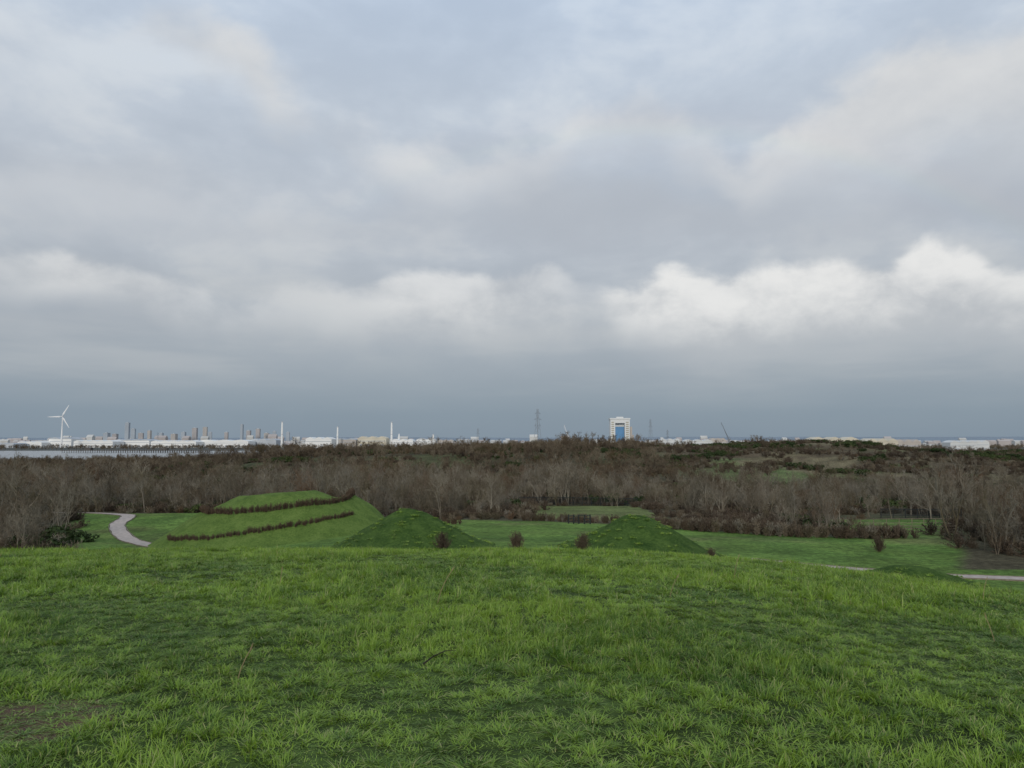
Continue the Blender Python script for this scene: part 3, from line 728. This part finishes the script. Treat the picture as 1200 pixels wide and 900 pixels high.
for (x_,y_,h_,r_) in [(-993,3200,112,5),(-753,3200,90,4.5),(-528,3250,112,5),(-500,3280,60,4),(-345,3250,58,5)]:
    e=empty('factory_chimney',(x_,y_,2)); A=Acc()
    A.tube(np.array([0,0,-2.]),np.array([0,0,h_*.96]),r_,r_*.7,12); put('stack',A,WH,e)
    A=Acc(); A.tube(np.array([0,0,h_*.96]),np.array([0,0,h_]),r_*.85,r_*.85,12); A.tube(np.array([0,0,h_*.5]),np.array([0,0,h_*.515]),r_*1.1,r_*1.1,12); put('rim',A,GR,e)
WT=simple_mat('turbine_white',(.82,.82,.82),.5,.03,.02)
e=empty('wind_turbine',(-1822,3000,2),.15)
A=Acc()
for i in range(6): A.tube(np.array([0,0,i*21.]),np.array([0,0,(i+1)*21.]),3.8-.35*i,3.8-.35*(i+1),16)
put('tower',A,WT,e); A=Acc(); boxm(A,-2.2,2.2,-5,9,124,129); put('nacelle',A,WT,e)
A=Acc(); A.tube(np.array([0,-5.,126.5]),np.array([0,-8.,126.5]),2.6,1.0,12); put('hub',A,WT,e)
for i,an in enumerate((62,182,302)):
    a=R(an); A=Acc(); d=np.array([math.cos(a),0,math.sin(a)]); pr=np.array([-math.sin(a),0,math.cos(a)]); yv=np.array([0,1.,0]); o=np.array([0,-6.5,126.5]); st=[(0,1.2,1.2),(6,1.5,1.2),(12,2.7,.8),(28,2.0,.5),(44,1.3,.3),(54,.4,.1)]
    for (L_,c_,t_) in st:
        for (u,v) in ((-.4,0),(0,1),(.6,0),(0,-1)): A.V.append(tuple(o+d*L_+pr*c_*u*2+yv*t_*v))
    for k in range(5):
        for j in range(4): A.F.append((k*4+j,k*4+(j+1)%4,k*4+4+(j+1)%4,k*4+4+j))
    put('blade_%d'%(i+1),A,WT,e)
SM=simple_mat('galvanised_steel',(.20,.22,.24),.6,.1,.1)
def pylon(x,y,h,bw=.32,rz=.4):
    e=empty('electricity_pylon',(x,y,float(H(x,y))),rz); A=Acc()
    def hw(t): return h*(.085*(1-t)**1.6+.014)
    N=9; lv=[i/N for i in range(N+1)]
    for i in range(N):
        a,b_=hw(lv[i]),hw(lv[i+1]); z0,z1=h*lv[i],h*lv[i+1]; c4=[(-1,-1),(1,-1),(1,1),(-1,1)]
        for j in range(4):
            p=c4[j]; q_=c4[(j+1)%4]
            bar(A,(p[0]*a,p[1]*a,z0),(p[0]*b_,p[1]*b_,z1),bw)
            bar(A,(p[0]*a,p[1]*a,z0),(q_[0]*b_,q_[1]*b_,z1),bw*.4)
            if i%2: bar(A,(q_[0]*a,q_[1]*a,z0),(p[0]*b_,p[1]*b_,z1),bw*.4)
    put('lattice_tower',A,SM,e); A=Acc()
    for t,l in ((.66,.085),(.78,.10),(.9,.075)):
        for s_ in (-1,1):
            c_=hw(t)
            for yy in (-1,1):
                bar(A,(s_*c_,yy*c_,h*t),(s_*h*l,0,h*t),bw*.5); bar(A,(s_*c_,yy*c_,h*(t+.03)),(s_*h*l,0,h*t),bw*.4)
            bar(A,(s_*h*l,0,h*t),(s_*h*l,0,h*(t-.03)),bw*.4)
    put('cross_arms',A,SM,e)
pylon(52,1500,99,.34,.7); pylon(-92,2000,68,.25,.8); pylon(374,2000,92,.22,.8); pylon(430,2050,62,.22); pylon(-1720,3600,70,.3)
CM=simple_mat('crane_white',(.7,.7,.7),.5,.05,.1)
def crane(x,y,mh,dx,dz,mat):
    e=empty('harbour_crane',(x,y,2)); A=Acc()
    for sx in (-3,3):
        for sy in (-3,3): bar(A,(sx,sy,0),(sx*.5,sy*.5,mh),.6)
    for i in range(6): bar(A,(-3+.25*i,-3,mh*i/6),(3-.25*(i+1),-3,mh*(i+1)/6),.35)
    put('mast',A,mat,e); A=Acc()
    for s_ in (-1,1): bar(A,(0,s_*1.2,mh),(dx,0,mh+dz),.6)
    bar(A,(0,0,mh+4),(dx,0,mh+dz),.4); bar(A,(0,0,mh),(-dx*.25,0,mh+3),.8); bar(A,(-dx*.2,0,mh+3),(0,0,mh+10),.4); bar(A,(dx,0,mh+dz),(dx,0,mh+dz-12),.2)
    put('jib',A,mat,e); A=Acc(); boxm(A,-3,3,-2.5,2.5,mh-.5,mh+4); put('cab',A,mat,e)
crane(152,2000,35,-11,36,CM); crane(585,2000,30,-20,48,SM)
jm=simple_mat('dark_jetty_timber',(.09,.085,.08),.9,.2,.1)
e=empty('river_jetty',(0,0,0)); A=Acc(); boxm(A,-1150,-770,1893,1907,5.5,7.2); put('deck',A,jm,e)
A=Acc()
for i in range(64):
    xx=-1148+i*6
    for yy in (1895,1905): bar(A,(xx,yy,-4),(xx,yy,5.6),.7)
    if i%3==0: bar(A,(xx,1895,7),(xx,1895,10.5),.6)
put('piles',A,jm,e)
A=Acc(); boxm(A,-1090,-1075,1894,1906,7.25,13); boxm(A,-900,-880,1894,1906,7.25,12); put('sheds',A,jm,e)

# ---------------------------------------------------------------- small foreground details
sm2=simple_mat('dry_stalk',(.26,.21,.11),.8,.15,5)
A=Acc()
for (x_,y_,dx,dz) in [(-.95,9.6,.18,.42),(-3.4,11,.02,.30),(2.2,10.5,.12,.28),(5.1,8,-.05,.25),(-6,7.4,.1,.3),(3.9,13.2,.1,.4),(-2.2,6.1,.08,.22),(7.5,12,.1,.35),(-9,13,.1,.35)]:
    z=float(H(x_,y_)); p=np.array([x_,y_,z])
    for k in range(5):
        q_=p+np.array([dx*(.1+.05*k),.01,dz/5]); A.tube(p,q_,.005,.004,4); p=q_
    A.tube(p,p+np.array([dx*.2,0,.05]),.009,.002,4)
link('dry_grass_stalks',mesh_from('dry_grass_stalks',A.V,A.F,[sm2]))
A=Acc(); z=float(H(-.6,6.2)); P_=[(-.72,6.15,z+.09),(-.64,6.2,z+.14),(-.55,6.24,z+.17),(-.46,6.24,z+.175)]
for i in range(3): A.tube(np.array(P_[i]),np.array(P_[i+1]),.008-.002*i,.006-.002*i,5)
A.tube(np.array(P_[1]),np.array([-.66,6.1,z+.2]),.004,.002,4)
link('fallen_twig',mesh_from('fallen_twig',A.V,A.F,[simple_mat('dark_bark',(.03,.025,.02),.9,.2,10)]))
